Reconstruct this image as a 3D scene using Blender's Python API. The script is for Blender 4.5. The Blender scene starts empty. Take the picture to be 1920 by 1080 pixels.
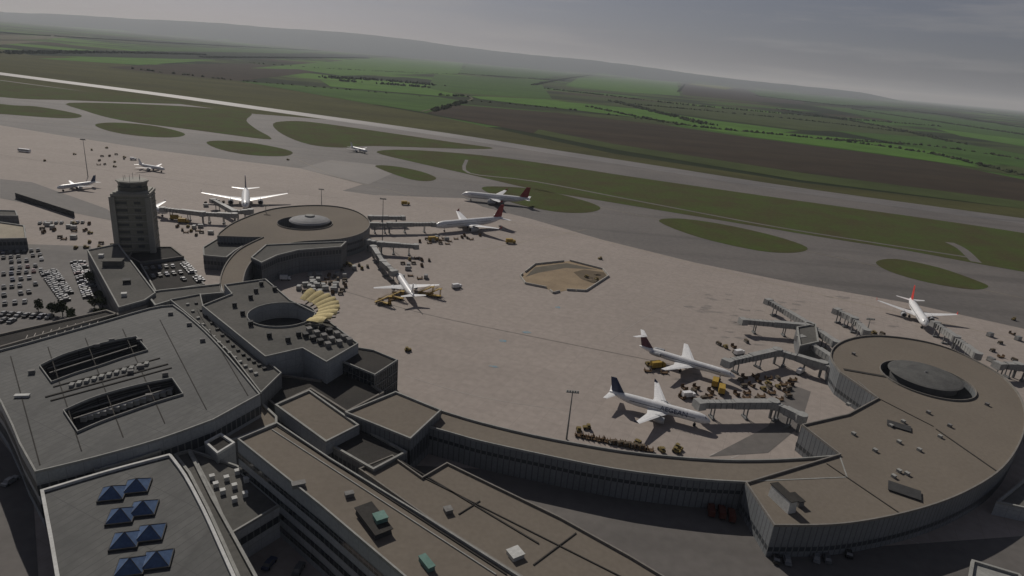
import bpy, math, random
from mathutils import Vector, Matrix
from mathutils.geometry import tessellate_polygon
random.seed(7)
R=random.random
# ---------------- camera solution (survey of the site) ----------------
H=118.0; F=1200.0; P=math.radians(19.33); RO=math.radians(5.18)
cp,sp=math.cos(P),math.sin(P); cr_,sr=math.cos(RO),math.sin(RO)
def G(px,py,z=0.0):
    dx,dy=px-960,py-540
    a=dx*cr_+dy*sr; b=-dx*sr+dy*cr_
    den=max(b*cp+F*sp,1.5)
    t=(H-z)/den
    return Vector((a*t,(F*cp-b*sp)*t,z))
def GL(l,z=0.0): return [G(x,y,z) for x,y in l]
def smooth(pts,n=5,closed=False):
    out=[];N=len(pts)
    rng=range(N) if closed else range(N-1)
    for i in rng:
        g=lambda k: pts[k%N] if closed else pts[min(max(k,0),N-1)]
        p0,p1,p2,p3=g(i-1),g(i),g(i+1),g(i+2)
        for k in range(n):
            t=k/n
            out.append(tuple(0.5*((2*p1[j])+(-p0[j]+p2[j])*t+(2*p0[j]-5*p1[j]+4*p2[j]-p3[j])*t*t+(-p0[j]+3*p1[j]-3*p2[j]+p3[j])*t**3) for j in (0,1)))
    if not closed: out.append(tuple(pts[-1][:2]))
    return out
col=bpy.context.scene.collection
# ---------------- materials ----------------
MC={}
rw=(G(1500,362)-G(300,183)); RA=math.atan2(rw.y,rw.x)
HAZE=(0.10,0.115,0.115,1)  # aerial haze painted into base colours, growing with distance
def M(name,c1,c2=None,rough=.8,scale=.1,detail=5,metal=0,spec=.3,coord='pos',stretch=None,lo=.35,hi=.65,haze=False,c3=None,scale3=1.5,grid=None,uvgrid=None,streak=None,fine=.86):
    if name in MC: return MC[name]
    m=bpy.data.materials.new(name); m.use_nodes=True
    nt=m.node_tree; N=nt.nodes; L=nt.links
    bs=N['Principled BSDF']; bs.inputs['Roughness'].default_value=rough; bs.inputs['Metallic'].default_value=metal
    bs.inputs['Specular IOR Level'].default_value=spec
    if c2 is None: c2=tuple(x*.82 for x in c1)
    if coord=='pos':
        g=N.new('ShaderNodeNewGeometry'); src=g.outputs['Position']
    else:
        g=N.new('ShaderNodeTexCoord'); src=g.outputs['Object']
    mp=N.new('ShaderNodeMapping'); L.new(src,mp.inputs[0])
    mp.inputs['Rotation'].default_value=(0,0,-RA if stretch else 0)
    if stretch: mp.inputs['Scale'].default_value=stretch
    nz=N.new('ShaderNodeTexNoise'); nz.inputs['Scale'].default_value=scale; nz.inputs['Detail'].default_value=detail; nz.inputs['Roughness'].default_value=.6
    L.new(mp.outputs[0],nz.inputs['Vector'])
    rp=N.new('ShaderNodeValToRGB'); rp.color_ramp.elements[0].position=lo; rp.color_ramp.elements[1].position=hi
    rp.color_ramp.elements[0].color=(*c2,1); rp.color_ramp.elements[1].color=(*c1,1)
    L.new(nz.outputs['Fac'],rp.inputs[0]); out=rp.outputs[0]
    def mix(fac,a,bcol,t='MIX'):
        mx=N.new('ShaderNodeMix'); mx.data_type='RGBA'; mx.blend_type=t
        if isinstance(fac,(int,float)): mx.inputs[0].default_value=fac
        else: L.new(fac,mx.inputs[0])
        L.new(a,mx.inputs[6])
        if isinstance(bcol,tuple): mx.inputs[7].default_value=(*bcol[:3],1)
        else: L.new(bcol,mx.inputs[7])
        return mx.outputs[2]
    n2=N.new('ShaderNodeTexNoise'); n2.inputs['Scale'].default_value=scale3; n2.inputs['Detail'].default_value=3
    L.new(src,n2.inputs['Vector'])
    r2=N.new('ShaderNodeValToRGB'); r2.color_ramp.elements[0].position=.3; r2.color_ramp.elements[1].position=.7
    r2.color_ramp.elements[0].color=(fine,fine,fine,1); r2.color_ramp.elements[1].color=(1.06,1.06,1.06,1)
    L.new(n2.outputs['Fac'],r2.inputs[0]); out=mix(1.0,out,r2.outputs[0],'MULTIPLY')
    if streak:
        m3=N.new('ShaderNodeMapping'); L.new(src,m3.inputs[0]); m3.inputs['Rotation'].default_value=(0,0,-RA); m3.inputs['Scale'].default_value=(streak[0],streak[1],1)
        n3=N.new('ShaderNodeTexNoise'); n3.inputs['Scale'].default_value=1; n3.inputs['Detail'].default_value=6
        L.new(m3.outputs[0],n3.inputs['Vector'])
        r3=N.new('ShaderNodeValToRGB'); r3.color_ramp.elements[0].position=.52; r3.color_ramp.elements[1].position=.72
        r3.color_ramp.elements[0].color=(0,0,0,1); r3.color_ramp.elements[1].color=(streak[2],)*3+(1,)
        L.new(n3.outputs['Fac'],r3.inputs[0]); out=mix(r3.outputs[0],out,tuple(x*.6 for x in c2))
    if grid or uvgrid:
        bk=N.new('ShaderNodeTexBrick'); bk.offset=0
        if uvgrid:
            uv=N.new('ShaderNodeUVMap'); L.new(uv.outputs[0],bk.inputs['Vector']); gx,gy,ms,mc=uvgrid
        else:
            m4=N.new('ShaderNodeMapping'); L.new(src,m4.inputs[0]); m4.inputs['Rotation'].default_value=(0,0,-RA); L.new(m4.outputs[0],bk.inputs['Vector']); gx,gy,ms,mc=grid
        bk.inputs['Scale'].default_value=1; bk.inputs['Brick Width'].default_value=gx; bk.inputs['Row Height'].default_value=gy
        bk.inputs['Mortar Size'].default_value=ms; bk.inputs['Mortar Smooth'].default_value=.2
        bk.inputs['Color1'].default_value=(1,1,1,1); bk.inputs['Color2'].default_value=(.95,.95,.95,1)
        o2=mix(1.0,out,bk.outputs['Color'],'MULTIPLY')
        out=mix(bk.outputs['Fac'],o2,mc)
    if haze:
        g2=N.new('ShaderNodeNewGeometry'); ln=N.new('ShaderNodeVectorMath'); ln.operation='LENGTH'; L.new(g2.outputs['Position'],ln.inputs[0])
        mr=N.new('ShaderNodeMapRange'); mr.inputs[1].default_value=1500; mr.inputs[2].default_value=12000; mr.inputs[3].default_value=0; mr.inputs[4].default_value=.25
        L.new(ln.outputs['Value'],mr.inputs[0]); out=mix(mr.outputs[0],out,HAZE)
    L.new(out,bs.inputs['Base Color'])
    MC[name]=m; return m
concrete=M('apron_concrete',(.335,.292,.262),(.30,.262,.235),rough=.85,scale=.006,spec=.15,grid=(7.5,7.5,.06,(.25,.22,.198)),streak=(.006,.03,.18),scale3=.35,fine=.9)
asphalt=M('taxiway_asphalt',(.158,.145,.135),(.12,.112,.106),rough=.8,scale=.01,streak=(.002,.05,.45),scale3=.3,spec=.2)
runwaym=M('runway_asphalt',(.17,.158,.15),(.12,.113,.107),rough=.62,scale=.01,streak=(.001,.12,.6),spec=.32)
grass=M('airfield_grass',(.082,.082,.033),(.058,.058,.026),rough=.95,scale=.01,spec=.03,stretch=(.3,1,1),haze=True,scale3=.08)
verge=M('verge_grass',(.066,.088,.027),(.070,.064,.031),rough=.95,scale=.03,spec=.03,scale3=.3)
fm={
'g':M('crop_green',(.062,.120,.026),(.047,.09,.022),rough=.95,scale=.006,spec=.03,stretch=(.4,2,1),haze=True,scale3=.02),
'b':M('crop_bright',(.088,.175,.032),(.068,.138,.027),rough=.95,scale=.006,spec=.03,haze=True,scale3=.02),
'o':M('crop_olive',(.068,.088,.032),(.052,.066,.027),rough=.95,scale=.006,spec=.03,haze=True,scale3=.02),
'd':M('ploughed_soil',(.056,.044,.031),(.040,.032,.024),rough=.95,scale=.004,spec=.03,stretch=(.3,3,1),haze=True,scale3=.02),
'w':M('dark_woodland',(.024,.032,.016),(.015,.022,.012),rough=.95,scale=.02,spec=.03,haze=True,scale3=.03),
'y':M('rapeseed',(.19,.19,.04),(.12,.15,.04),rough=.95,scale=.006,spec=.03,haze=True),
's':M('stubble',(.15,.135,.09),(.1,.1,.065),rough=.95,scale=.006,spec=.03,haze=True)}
roofb=M('gravel_roof_brown',(.180,.156,.128),(.158,.137,.113),rough=.9,scale=.03,spec=.08,scale3=.8,fine=.93)
roofg=M('membrane_roof_grey',(.130,.125,.115),(.098,.096,.089),rough=.9,scale=.06,spec=.06,scale3=.8)
roofm=M('seamed_metal_roof',(.122,.122,.117),(.085,.086,.084),rough=.75,scale=.04,spec=.15,grid=(2.0,14,.1,(.075,.075,.075)),streak=(.3,.02,.4),scale3=.5)
roofd=M('bitumen_roof_dark',(.062,.058,.053),(.044,.042,.04),rough=.9,scale=.06,spec=.06)
rim=M('light_coping',(.33,.33,.31),(.26,.26,.245),rough=.8,scale=.3,spec=.1)
rimb=M('weathered_coping',(.23,.215,.195),(.19,.178,.16),rough=.85,scale=.3,spec=.1)
wallw=M('light_wall_panel',(.34,.355,.365),(.29,.305,.315),rough=.6,scale=.1,uvgrid=(3.6,3.2,.05,(.2,.21,.21)))
wallp=M('pier_wall_panel',(.21,.22,.228),(.165,.175,.182),rough=.6,scale=.08,uvgrid=(1.8,30,.16,(.10,.105,.11)))
wallg=M('grey_wall_panel',(.19,.195,.20),(.15,.155,.16),rough=.65,scale=.1,uvgrid=(2.4,4.1,.1,(.10,.10,.10)))
towerc=M('tower_concrete',(.27,.26,.215),(.22,.212,.175),rough=.85,scale=.12,uvgrid=(5,3.8,.1,(.14,.135,.115)))
glass=M('window_glass',(.03,.04,.045),(.02,.025,.03),rough=.15,scale=.2,spec=.8,uvgrid=(1.8,3.0,.09,(.16,.16,.16)))
glassr=M('tinted_ribbon_glass',(.055,.062,.068),(.04,.046,.052),rough=.35,scale=.15,spec=.4,uvgrid=(1.8,9,.2,(.15,.155,.16)))
darkm=M('dark_metal',(.06,.06,.06),rough=.7,scale=.5,spec=.1)
courty=M('courtyard_floor',(.06,.06,.058),(.04,.04,.04),rough=.9,scale=.2)
louv=M('louvre_wall',(.10,.10,.098),(.07,.07,.07),rough=.8,scale=.3,spec=.1,uvgrid=(30,.8,.2,(.03,.03,.03)))
steel=M('galvanised_steel',(.22,.225,.225),(.16,.165,.165),rough=.6,metal=.1,scale=.5,spec=.2)
ventm=M('painted_vent',(.23,.225,.215),(.165,.16,.155),rough=.8,scale=.5,spec=.1)
white=M('white_paint',(.78,.78,.78),(.70,.70,.70),rough=.35,scale=.3,coord='obj',spec=.4)
bellyg=M('grey_paint',(.40,.41,.42),(.34,.35,.36),rough=.4,scale=.3,coord='obj',spec=.4)
redp=M('red_paint',(.29,.05,.05),(.22,.04,.04),rough=.5,scale=.3,coord='obj',spec=.2)
redd=M('backlit_red_paint',(.13,.05,.065),(.09,.045,.06),rough=.5,scale=.3,coord='obj',spec=.2)  # tail red darkened in the colour for its backlit side
redb=M('bright_red_paint',(.62,.05,.04),(.5,.04,.03),rough=.4,scale=.3,coord='obj')
bluep=M('dark_blue_paint',(.03,.045,.10),(.025,.04,.085),rough=.4,scale=.3,coord='obj')
yel=M('yellow_paint',(.42,.28,.05),(.32,.21,.04),rough=.6,scale=.6,coord='obj',spec=.2)
orng=M('rust_orange_paint',(.15,.095,.055),(.10,.07,.045),rough=.85,scale=.6,coord='obj',spec=.08)
rubber=M('black_rubber',(.02,.02,.02),rough=.8)
brown=M('cargo_brown',(.14,.115,.085),(.09,.075,.06),rough=.85,scale=.8,coord='obj',spec=.08)
bridgem=M('jet_bridge_cladding',(.34,.34,.325),(.27,.27,.26),rough=.6,scale=.5,coord='obj',spec=.2)
canvas=M('cream_canvas',(.68,.57,.30),(.58,.48,.24),rough=.8,scale=.3,spec=.1)
blueg=M('blue_skylight_glass',(.085,.14,.25),(.06,.10,.19),rough=.5,scale=.5,spec=.3)
leafm=M('leaf_green',(.065,.08,.035),(.03,.042,.02),rough=.9,scale=.25,spec=.1)
bark=M('bark',(.06,.045,.035),rough=.9)
sand=M('excavated_sand',(.32,.25,.17),(.25,.195,.135),rough=.95,scale=.06,spec=.05)
greenr=M('copper_green_panel',(.17,.27,.24),(.12,.21,.18),rough=.8,spec=.1)
wline=M('white_line_paint',(.42,.39,.36),(.34,.31,.285),rough=.8,scale=.4,spec=.1)
dline=M('worn_tar_line',(.15,.135,.12),(.2,.18,.165),rough=.8,scale=.2,spec=.1)
yline=M('yellow_line_paint',(.34,.30,.21),(.29,.255,.2),rough=.8,scale=.3,spec=.1)
bluepatch=M('blue_ground_paint',(.14,.26,.33),(.26,.26,.25),rough=.8,scale=.6)
wcop=M('white_coping',(.58,.58,.56),(.48,.48,.46),rough=.8,scale=.3,spec=.1)
# ---------------- mesh helpers ----------------
def mk(name,v,f,mats,mi=None,sm=False,uv=None):
    me=bpy.data.meshes.new(name); me.from_pydata([tuple(x) for x in v],[],f)
    if not isinstance(mats,(list,tuple)): mats=[mats]
    for m in mats: me.materials.append(m)
    if mi: me.polygons.foreach_set('material_index',mi)
    if sm: me.polygons.foreach_set('use_smooth',[True]*len(me.polygons))
    if uv:
        ul=me.uv_layers.new(name='UVMap')
        for p in me.polygons:
            for k,li in enumerate(p.loop_indices): ul.data[li].uv=uv[p.index][k]
    me.update()
    o=bpy.data.objects.new(name,me); col.objects.link(o); return o
def tag(o,label=None,cat=None,group=None,kind=None):
    if label:o['label']=label
    if cat:o['category']=cat
    if group:o['group']=group
    if kind:o['kind']=kind
    return o
def sheet(name,pts,z,mat,kind='structure',holes=None):
    loops=[pts]+(holes or [])
    flat=[Vector((p[0],p[1],z)) for l in loops for p in l]
    tr=tessellate_polygon([[Vector((p[0],p[1],0)) for p in l] for l in loops])
    fs=[]
    for t in tr:
        a,b,c=[flat[i] for i in t]
        n=(b-a).cross(c-a).z
        if abs(n)<1e-6: continue
        fs.append(tuple(t) if n>0 else tuple(reversed(t)))
    o=mk(name,flat,fs,mat); tag(o,kind=kind); return o
def ribbon(name,pts,w,z,mat):
    v=[];f=[]
    for i,p in enumerate(pts):
        a=pts[max(i-1,0)];b=pts[min(i+1,len(pts)-1)]
        d=Vector((b[0]-a[0],b[1]-a[1]));d.normalize();n=Vector((-d.y,d.x))*w/2
        v+= [(p[0]-n.x,p[1]-n.y,z),(p[0]+n.x,p[1]+n.y,z)]
        if i: f.append((2*i-2,2*i,2*i+1,2*i-1))
    o=mk(name,v,f,mat); tag(o,kind='structure'); return o
class MB:
    def __init__(s): s.v=[];s.f=[];s.m=[]
    def box(s,c,d,mi=0,t=(1,1),rot=0,sh=0):
        b=len(s.v);ca,sa=math.cos(rot),math.sin(rot)
        for z,tx,ty in((-.5,1,1),(.5,t[0],t[1])):
            for x,y in((-.5,-.5),(.5,-.5),(.5,.5),(-.5,.5)):
                X=x*d[0]*tx+(sh if z>0 else 0);Y=y*d[1]*ty
                s.v.append((c[0]+X*ca-Y*sa,c[1]+X*sa+Y*ca,c[2]+z*d[2]))
        for q in((3,2,1,0),(4,5,6,7),(0,1,5,4),(1,2,6,5),(2,3,7,6),(3,0,4,7)):
            s.f.append(tuple(b+i for i in q));s.m.append(mi)
        return s
    def cyl(s,c,r,h,ax='z',n=10,mi=0,r2=None):
        b=len(s.v);r2=r if r2 is None else r2
        for k,rr in((-.5,r),(.5,r2)):
            for i in range(n):
                a=2*math.pi*i/n;u,w=math.cos(a)*rr,math.sin(a)*rr
                p={'z':(u,w,k*h),'x':(k*h,u,w),'y':(w,k*h,u)}[ax]
                s.v.append((c[0]+p[0],c[1]+p[1],c[2]+p[2]))
        for i in range(n):
            j=(i+1)%n;s.f.append((b+i,b+j,b+n+j,b+n+i));s.m.append(mi)
        s.f.append(tuple(b+i for i in reversed(range(n))));s.m.append(mi)
        s.f.append(tuple(b+n+i for i in range(n)));s.m.append(mi)
        return s
    def loft(s,rings,mi=0):
        b=len(s.v);n=len(rings[0])
        for r in rings: s.v+= [tuple(p) for p in r]
        for k in range(len(rings)-1):
            for i in range(n):
                j=(i+1)%n;s.f.append((b+k*n+i,b+k*n+j,b+(k+1)*n+j,b+(k+1)*n+i));s.m.append(mi)
        s.f.append(tuple(b+i for i in reversed(range(n))));s.m.append(mi)
        s.f.append(tuple(b+(len(rings)-1)*n+i for i in range(n)));s.m.append(mi)
        return s
    def beam(s,p,q,w,mi=0):
        p=Vector(p);q=Vector(q);d=(q-p).normalized();u=d.cross(Vector((0,0,1)))
        if u.length<.01:u=Vector((1,0,0))
        u.normalize();w2=d.cross(u)*w/2;u=u*w/2
        return s.loft([[p-u-w2,p+u-w2,p+u+w2,p-u+w2],[q-u-w2,q+u-w2,q+u+w2,q-u+w2]],mi)
    def make(s,name,mats,parent=None,sm=False,origin=None):
        v=s.v
        if origin is not None: v=[(x-origin[0],y-origin[1],z-origin[2]) for x,y,z in v]
        o=mk(name,v,s.f,mats,s.m,sm)
        if parent:o.parent=parent
        return o
def empty(name,loc,label,cat,group=None,rot=0):
    e=bpy.data.objects.new(name,None);col.objects.link(e);e.location=loc;e.rotation_euler=(0,0,rot);e.empty_display_size=2
    tag(e,label,cat,group);return e
def area(p): return sum(p[i][0]*p[(i+1)%len(p)][1]-p[(i+1)%len(p)][0]*p[i][1] for i in range(len(p)))/2
def inset(p,d):
    out=[];n=len(p)
    for i in range(n):
        a=Vector(p[i-1][:2]);b=Vector(p[i][:2]);c=Vector(p[(i+1)%n][:2])
        e1=(b-a).normalized();e2=(c-b).normalized()
        n1=Vector((-e1.y,e1.x));n2=Vector((-e2.y,e2.x));m=n1+n2
        if m.length<.05:m=n1.copy()
        m.normalize();k=max(m.dot(n1),.45);q=b+m*d/k;out.append((q.x,q.y))
    return out
def clean(pts):
    o=[]
    for p in pts:
        if not o or (Vector(p[:2])-Vector(o[-1])).length>.3:o.append((p[0],p[1]))
    if (Vector(o[0])-Vector(o[-1])).length<.3:o.pop()
    return o
def wallgeo(p,z0,z1,org,flip=False):
    v=[];f=[];uv=[];u=0;n=len(p)
    for i in range(n):
        a,b=p[i],p[(i+1)%n];l=math.hypot(b[0]-a[0],b[1]-a[1]);k=len(v)
        v+=[(a[0]-org.x,a[1]-org.y,z0),(b[0]-org.x,b[1]-org.y,z0),(b[0]-org.x,b[1]-org.y,z1),(a[0]-org.x,a[1]-org.y,z1)]
        q=(k,k+1,k+2,k+3);t=[(u,z0),(u+l,z0),(u+l,z1),(u,z1)]
        if flip:q=q[::-1];t=t[::-1]
        f.append(q);uv.append(t);u+=l
    return v,f,uv
def bld(name,label,outline,z,holes=(),zb=0.0,wall=None,roof=None,rimw=.7,rimm=None,bands=(),hdepth=5,cat='building',hfloor=None,world=False,drop=.7,gl=None,hwall=None):
    wall=wall or wallw;roof=roof or roofb;rimm=rimm or rim
    p=clean(outline if world else GL(outline,z))
    if area(p)<0:p=p[::-1]
    hs=[]
    for h in holes:
        h=clean(h)
        if area(h)<0:h=h[::-1]
        hs.append(h)
    cx=sum(q[0] for q in p)/len(p);cy=sum(q[1] for q in p)/len(p);org=Vector((cx,cy,0))
    e=empty(name,(cx,cy,0),label,cat)
    def add(nm,v,f,uv,mat):
        o=mk(nm,v,f,mat,uv=uv);o.parent=e;return o
    v,f,uv=wallgeo(p,zb,z-drop,org);add('wall',v,f,uv,wall)
    ip=inset(p,rimw)
    loops=[ip]+[inset(h,-rimw*.6) for h in hs]
    r=sheet('roof',[(q[0]-cx,q[1]-cy) for q in loops[0]],z-drop,roof,holes=[[(q[0]-cx,q[1]-cy) for q in l] for l in loops[1:]])
    del r['kind'];r.parent=e
    def rimring(outer,inner):
        v=[];f=[];n=len(outer)
        for q in outer:v.append((q[0]-cx,q[1]-cy,z-drop));
        for q in outer:v.append((q[0]-cx,q[1]-cy,z))
        for q in inner:v.append((q[0]-cx,q[1]-cy,z))
        for q in inner:v.append((q[0]-cx,q[1]-cy,z-drop))
        for i in range(n):
            j=(i+1)%n
            for k in range(3):f.append((k*n+i,k*n+j,(k+1)*n+j,(k+1)*n+i))
        o=mk('parapet',v,f,rimm);o.parent=e
    rimring(p,ip)
    for h in hs:
        rimring(inset(h,-rimw*.6)[::-1],h[::-1])
        v,f,uv=wallgeo(h,z-hdepth,z-drop,org,True);add('courtyard_wall',v,f,uv,hwall or wall)
        fl=sheet('courtyard_floor',[(q[0]-cx,q[1]-cy) for q in h],z-hdepth,hfloor or courty);del fl['kind'];fl.parent=e
    for z0,z1 in bands:
        o_=inset(p,-.08);v,f,uv=wallgeo(o_,z0,z1,org);add('window_band',v,f,uv,gl or glassr)
    return e
def addpart(e,mb,name,mats,sm=False): return mb.make(name,mats,e,sm,origin=e.location)
def circ(c,r,n=40): return [(c[0]+r*math.cos(2*math.pi*i/n),c[1]+r*math.sin(2*math.pi*i/n)) for i in range(n)]
def unit(e,px,py,z,w,d,h,mat,name='roof_vent',rot=.5,cap=None):
    p=G(px,py,z);mb=MB();mb.box((p.x,p.y,z+h/2),(w,d,h),0,(.94,.94),rot);mb.box((p.x,p.y,z+h+.12),(w*1.06,d*1.06,.2),1,(1,1),rot)
    addpart(e,mb,name,[mat,cap or mat])
# ---------------- ground ----------------
def farmnodes(m,tint=None):
    m.use_nodes=True;nt=m.node_tree;N=nt.nodes;L=nt.links;bs=N['Principled BSDF'];bs.inputs['Roughness'].default_value=.95;bs.inputs['Specular IOR Level'].default_value=.03
    g=N.new('ShaderNodeNewGeometry');mp=N.new('ShaderNodeMapping');mp.inputs['Rotation'].default_value=(0,0,-RA);mp.inputs['Scale'].default_value=(1/1000,1/300,0);L.new(g.outputs['Position'],mp.inputs[0])
    vo=N.new('ShaderNodeTexVoronoi');vo.distance='CHEBYCHEV';vo.inputs['Scale'].default_value=1;L.new(mp.outputs[0],vo.inputs['Vector'])
    rp=N.new('ShaderNodeValToRGB');rp.color_ramp.interpolation='CONSTANT';cs=[(0,(.024,.032,.016)),(.20,(.052,.07,.026)),(.34,(.058,.115,.026)),(.50,(.053,.043,.03)),(.60,(.064,.084,.03)),(.72,(.082,.16,.03)),(.90,(.033,.042,.02))]
    el=rp.color_ramp.elements
    el[0].position=0;el[0].color=(*cs[0][1],1);el[1].position=cs[1][0];el[1].color=(*cs[1][1],1)
    for a,b in cs[2:]:
        q=el.new(a);q.color=(*b,1)
    sx=N.new('ShaderNodeSeparateColor');L.new(vo.outputs['Color'],sx.inputs[0]);L.new(sx.outputs[0],rp.inputs[0])
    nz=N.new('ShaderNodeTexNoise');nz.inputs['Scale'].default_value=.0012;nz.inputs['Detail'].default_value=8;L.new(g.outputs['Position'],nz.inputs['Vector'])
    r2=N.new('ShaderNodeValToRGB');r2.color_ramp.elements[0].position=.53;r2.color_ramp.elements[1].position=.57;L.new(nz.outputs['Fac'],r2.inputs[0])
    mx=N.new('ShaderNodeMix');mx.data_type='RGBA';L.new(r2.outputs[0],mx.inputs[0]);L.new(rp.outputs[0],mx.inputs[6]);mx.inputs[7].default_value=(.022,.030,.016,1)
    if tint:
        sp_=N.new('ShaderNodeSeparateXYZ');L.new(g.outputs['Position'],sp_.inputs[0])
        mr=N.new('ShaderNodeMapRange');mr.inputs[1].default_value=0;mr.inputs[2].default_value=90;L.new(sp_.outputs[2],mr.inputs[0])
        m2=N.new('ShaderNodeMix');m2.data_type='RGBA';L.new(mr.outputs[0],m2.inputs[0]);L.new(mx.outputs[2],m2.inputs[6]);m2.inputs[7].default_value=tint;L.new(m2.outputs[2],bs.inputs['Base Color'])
    else: L.new(mx.outputs[2],bs.inputs['Base Color'])
    return m
gm=farmnodes(bpy.data.materials.new('farmland'))
S=90000
sheet('ground',[(-S,-3000),(S,-3000),(S,S),(-S,S)],0,gm)
sheet('grass',GL([(-400,40),(-100,75),(0,92),(230,120),(440,150),(620,182),(800,214),(1150,288),(1500,342),(1920,392),(2400,445),(2400,520),(1920,460),(1200,360),(700,290),(-400,160)]),.05,grass)
sheet('taxiway',[(-420,60)]+[tuple(q)[:2] for q in GL([(-300,125),(0,150),(300,190),(480,214),(560,220),(700,231),(850,252),(1000,278),(1500,355),(1920,412),(2400,476)])]+[(420,60)],.10,asphalt)
ribbon('runway',[tuple(q)[:2] for q in GL(smooth([(-400,84),(0,138),(300,177),(500,205),(700,233),(850,255),(1000,279),(1200,310),(1500,357),(1920,415),(2500,494)],6))],46,.15,runwaym)
sheet('apron',[(-420,61)]+[tuple(q)[:2] for q in GL([(-300,190),(0,235),(120,255),(300,283),(450,302),(563,316),(680,346),(642,358),(700,366),(870,372),(905,388),(1000,412),(1130,450),(1300,492),(1500,533),(1700,568),(1920,617),(2300,700)])]+[(420,61)],.15,concrete)
sheet('apron',GL([(563,316),(620,300),(760,315),(690,346)]),.13,M('old_concrete',(.19,.175,.162),(.16,.147,.137),scale=.02))
isl=[[(-200,165),(0,195),(70,200),(150,215),(130,222),(30,216),(-200,195)],
[(130,193),(300,197),(440,207),(472,213),(462,226),(480,242),(506,257),(495,261),(380,246),(230,226),(160,208)],
[(178,234),(215,230),(280,235),(330,245),(347,253),(320,258),(260,255),(205,246)],
[(387,268),(410,264),(470,268),(530,279),(549,287),(530,293),(470,291),(415,281)],
[(512,232),(550,227),(600,231),(700,245),(850,267),(925,278),(860,279),(700,274),(640,277),(580,271),(530,252)],
[(706,286),(760,281),(900,291),(1050,311),(1200,334),(1500,377),(1780,416),(2000,450),(2300,500),(2300,570),(1920,510),(1700,470),(1560,448),(1300,405),(1100,372),(1000,355),(870,325),(780,305)],
[(703,312),(740,312),(790,322),(818,334),(800,340),(760,334)],
[(903,354),(940,350),(1010,356),(1090,375),(1126,390),(1100,399),(1040,397),(960,380)],
[(1236,416),(1270,410),(1350,420),(1450,442),(1513,464),(1490,474),(1420,470),(1310,445)],
[(1642,492),(1680,486),(1760,502),(1830,526),(1853,538),(1820,543),(1740,530),(1670,510)],
[(-200,122),(0,151),(180,174),(355,194),(240,192),(130,188),(0,182),(-200,150)]]
for i in isl: sheet('grass',GL(smooth(i,4,True)),.20,verge)
ribbon('road',GL(smooth([(875,300),(880,325),(1000,340),(1200,378),(1450,425),(1700,465),(1830,485)],4)),4,.24,asphalt)
ribbon('road',GL(smooth([(1780,455),(1805,468),(1830,492)],4)),8,.245,asphalt)
# fields
fl=[('d',[(850,196),(1050,212),(1250,235),(1400,257),(1600,283),(1760,305),(1960,345),(2300,400),(2300,440),(1920,392),(1500,338),(1150,280),(1000,250),(800,212)]),
('o',[(1000,250),(1150,280),(1500,338),(1920,392),(2300,440),(2300,426),(1920,378),(1500,324),(1150,270),(1010,243)]),
('s',[(0,66),(180,68),(60,74),(0,74)]),('s',[(0,76),(90,78),(0,84)]),
('b',[(70,110),(380,103),(405,113),(260,122)]),('d',[(200,126),(300,121),(470,119),(560,130),(600,134),(450,152),(300,138)]),
('b',[(470,128),(700,109),(870,117),(860,138),(640,142),(560,130)]),('w',[(0,93),(380,97),(690,103),(692,109),(400,112),(60,104)]),
('g',[(880,118),(1100,128),(1120,133),(1020,146),(860,138)]),
('g',[(815,140),(1010,150),(1035,186),(880,176),(800,168)]),('b',[(1085,146),(1268,142),(1275,180),(1160,172),(1060,160)]),
('d',[(1275,146),(1380,158),(1500,172),(1510,196),(1400,190),(1280,178)]),('g',[(445,152),(620,165),(820,182),(870,190),(800,212),(620,182)]),
('b',[(600,150),(800,165),(880,182),(820,180),(620,163)]),
('b',[(880,180),(1020,186),(1200,205),(1330,225),(1500,246),(1440,250),(1150,215),(900,186)]),
('o',[(1040,190),(1280,198),(1520,218),(1700,240),(1740,255),(1500,244),(1330,222),(1200,203)]),
('b',[(1230,228),(1330,232),(1480,250),(1620,262),(1760,285),(1840,316),(1600,282),(1400,256)]),
('o',[(1000,205),(1160,218),(1300,235),(1240,234),(1060,214)]),
('g',[(1520,198),(1720,212),(1920,240),(2100,265),(2100,280),(1920,262),(1700,232)]),
('b',[(1750,240),(1920,262),(2050,282),(1920,275),(1800,255)]),
('g',[(1560,245),(1740,258),(1920,290),(2100,325),(1920,318),(1780,288)]),
('o',[(1830,318),(1960,338),(2100,360),(2100,352),(1900,312)]),
('y',[(1310,155),(1375,165),(1360,168),(1290,158)]),('s',[(930,112),(1060,118),(1040,122),(900,116)]),
('g',[(1400,168),(1560,178),(1700,200),(1560,196),(1430,182)]),
('g',[(200,88),(420,90),(600,97),(560,100),(260,95)]),('b',[(1130,136),(1260,138),(1300,144),(1180,143)]),('g',[(700,102),(880,108),(1000,116),(820,110)])]
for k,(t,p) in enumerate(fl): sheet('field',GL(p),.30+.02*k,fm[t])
ribbon('road',GL(smooth([(790,210),(850,196),(885,186),(870,178)],4)),7,1.1,fm['s'])
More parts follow.
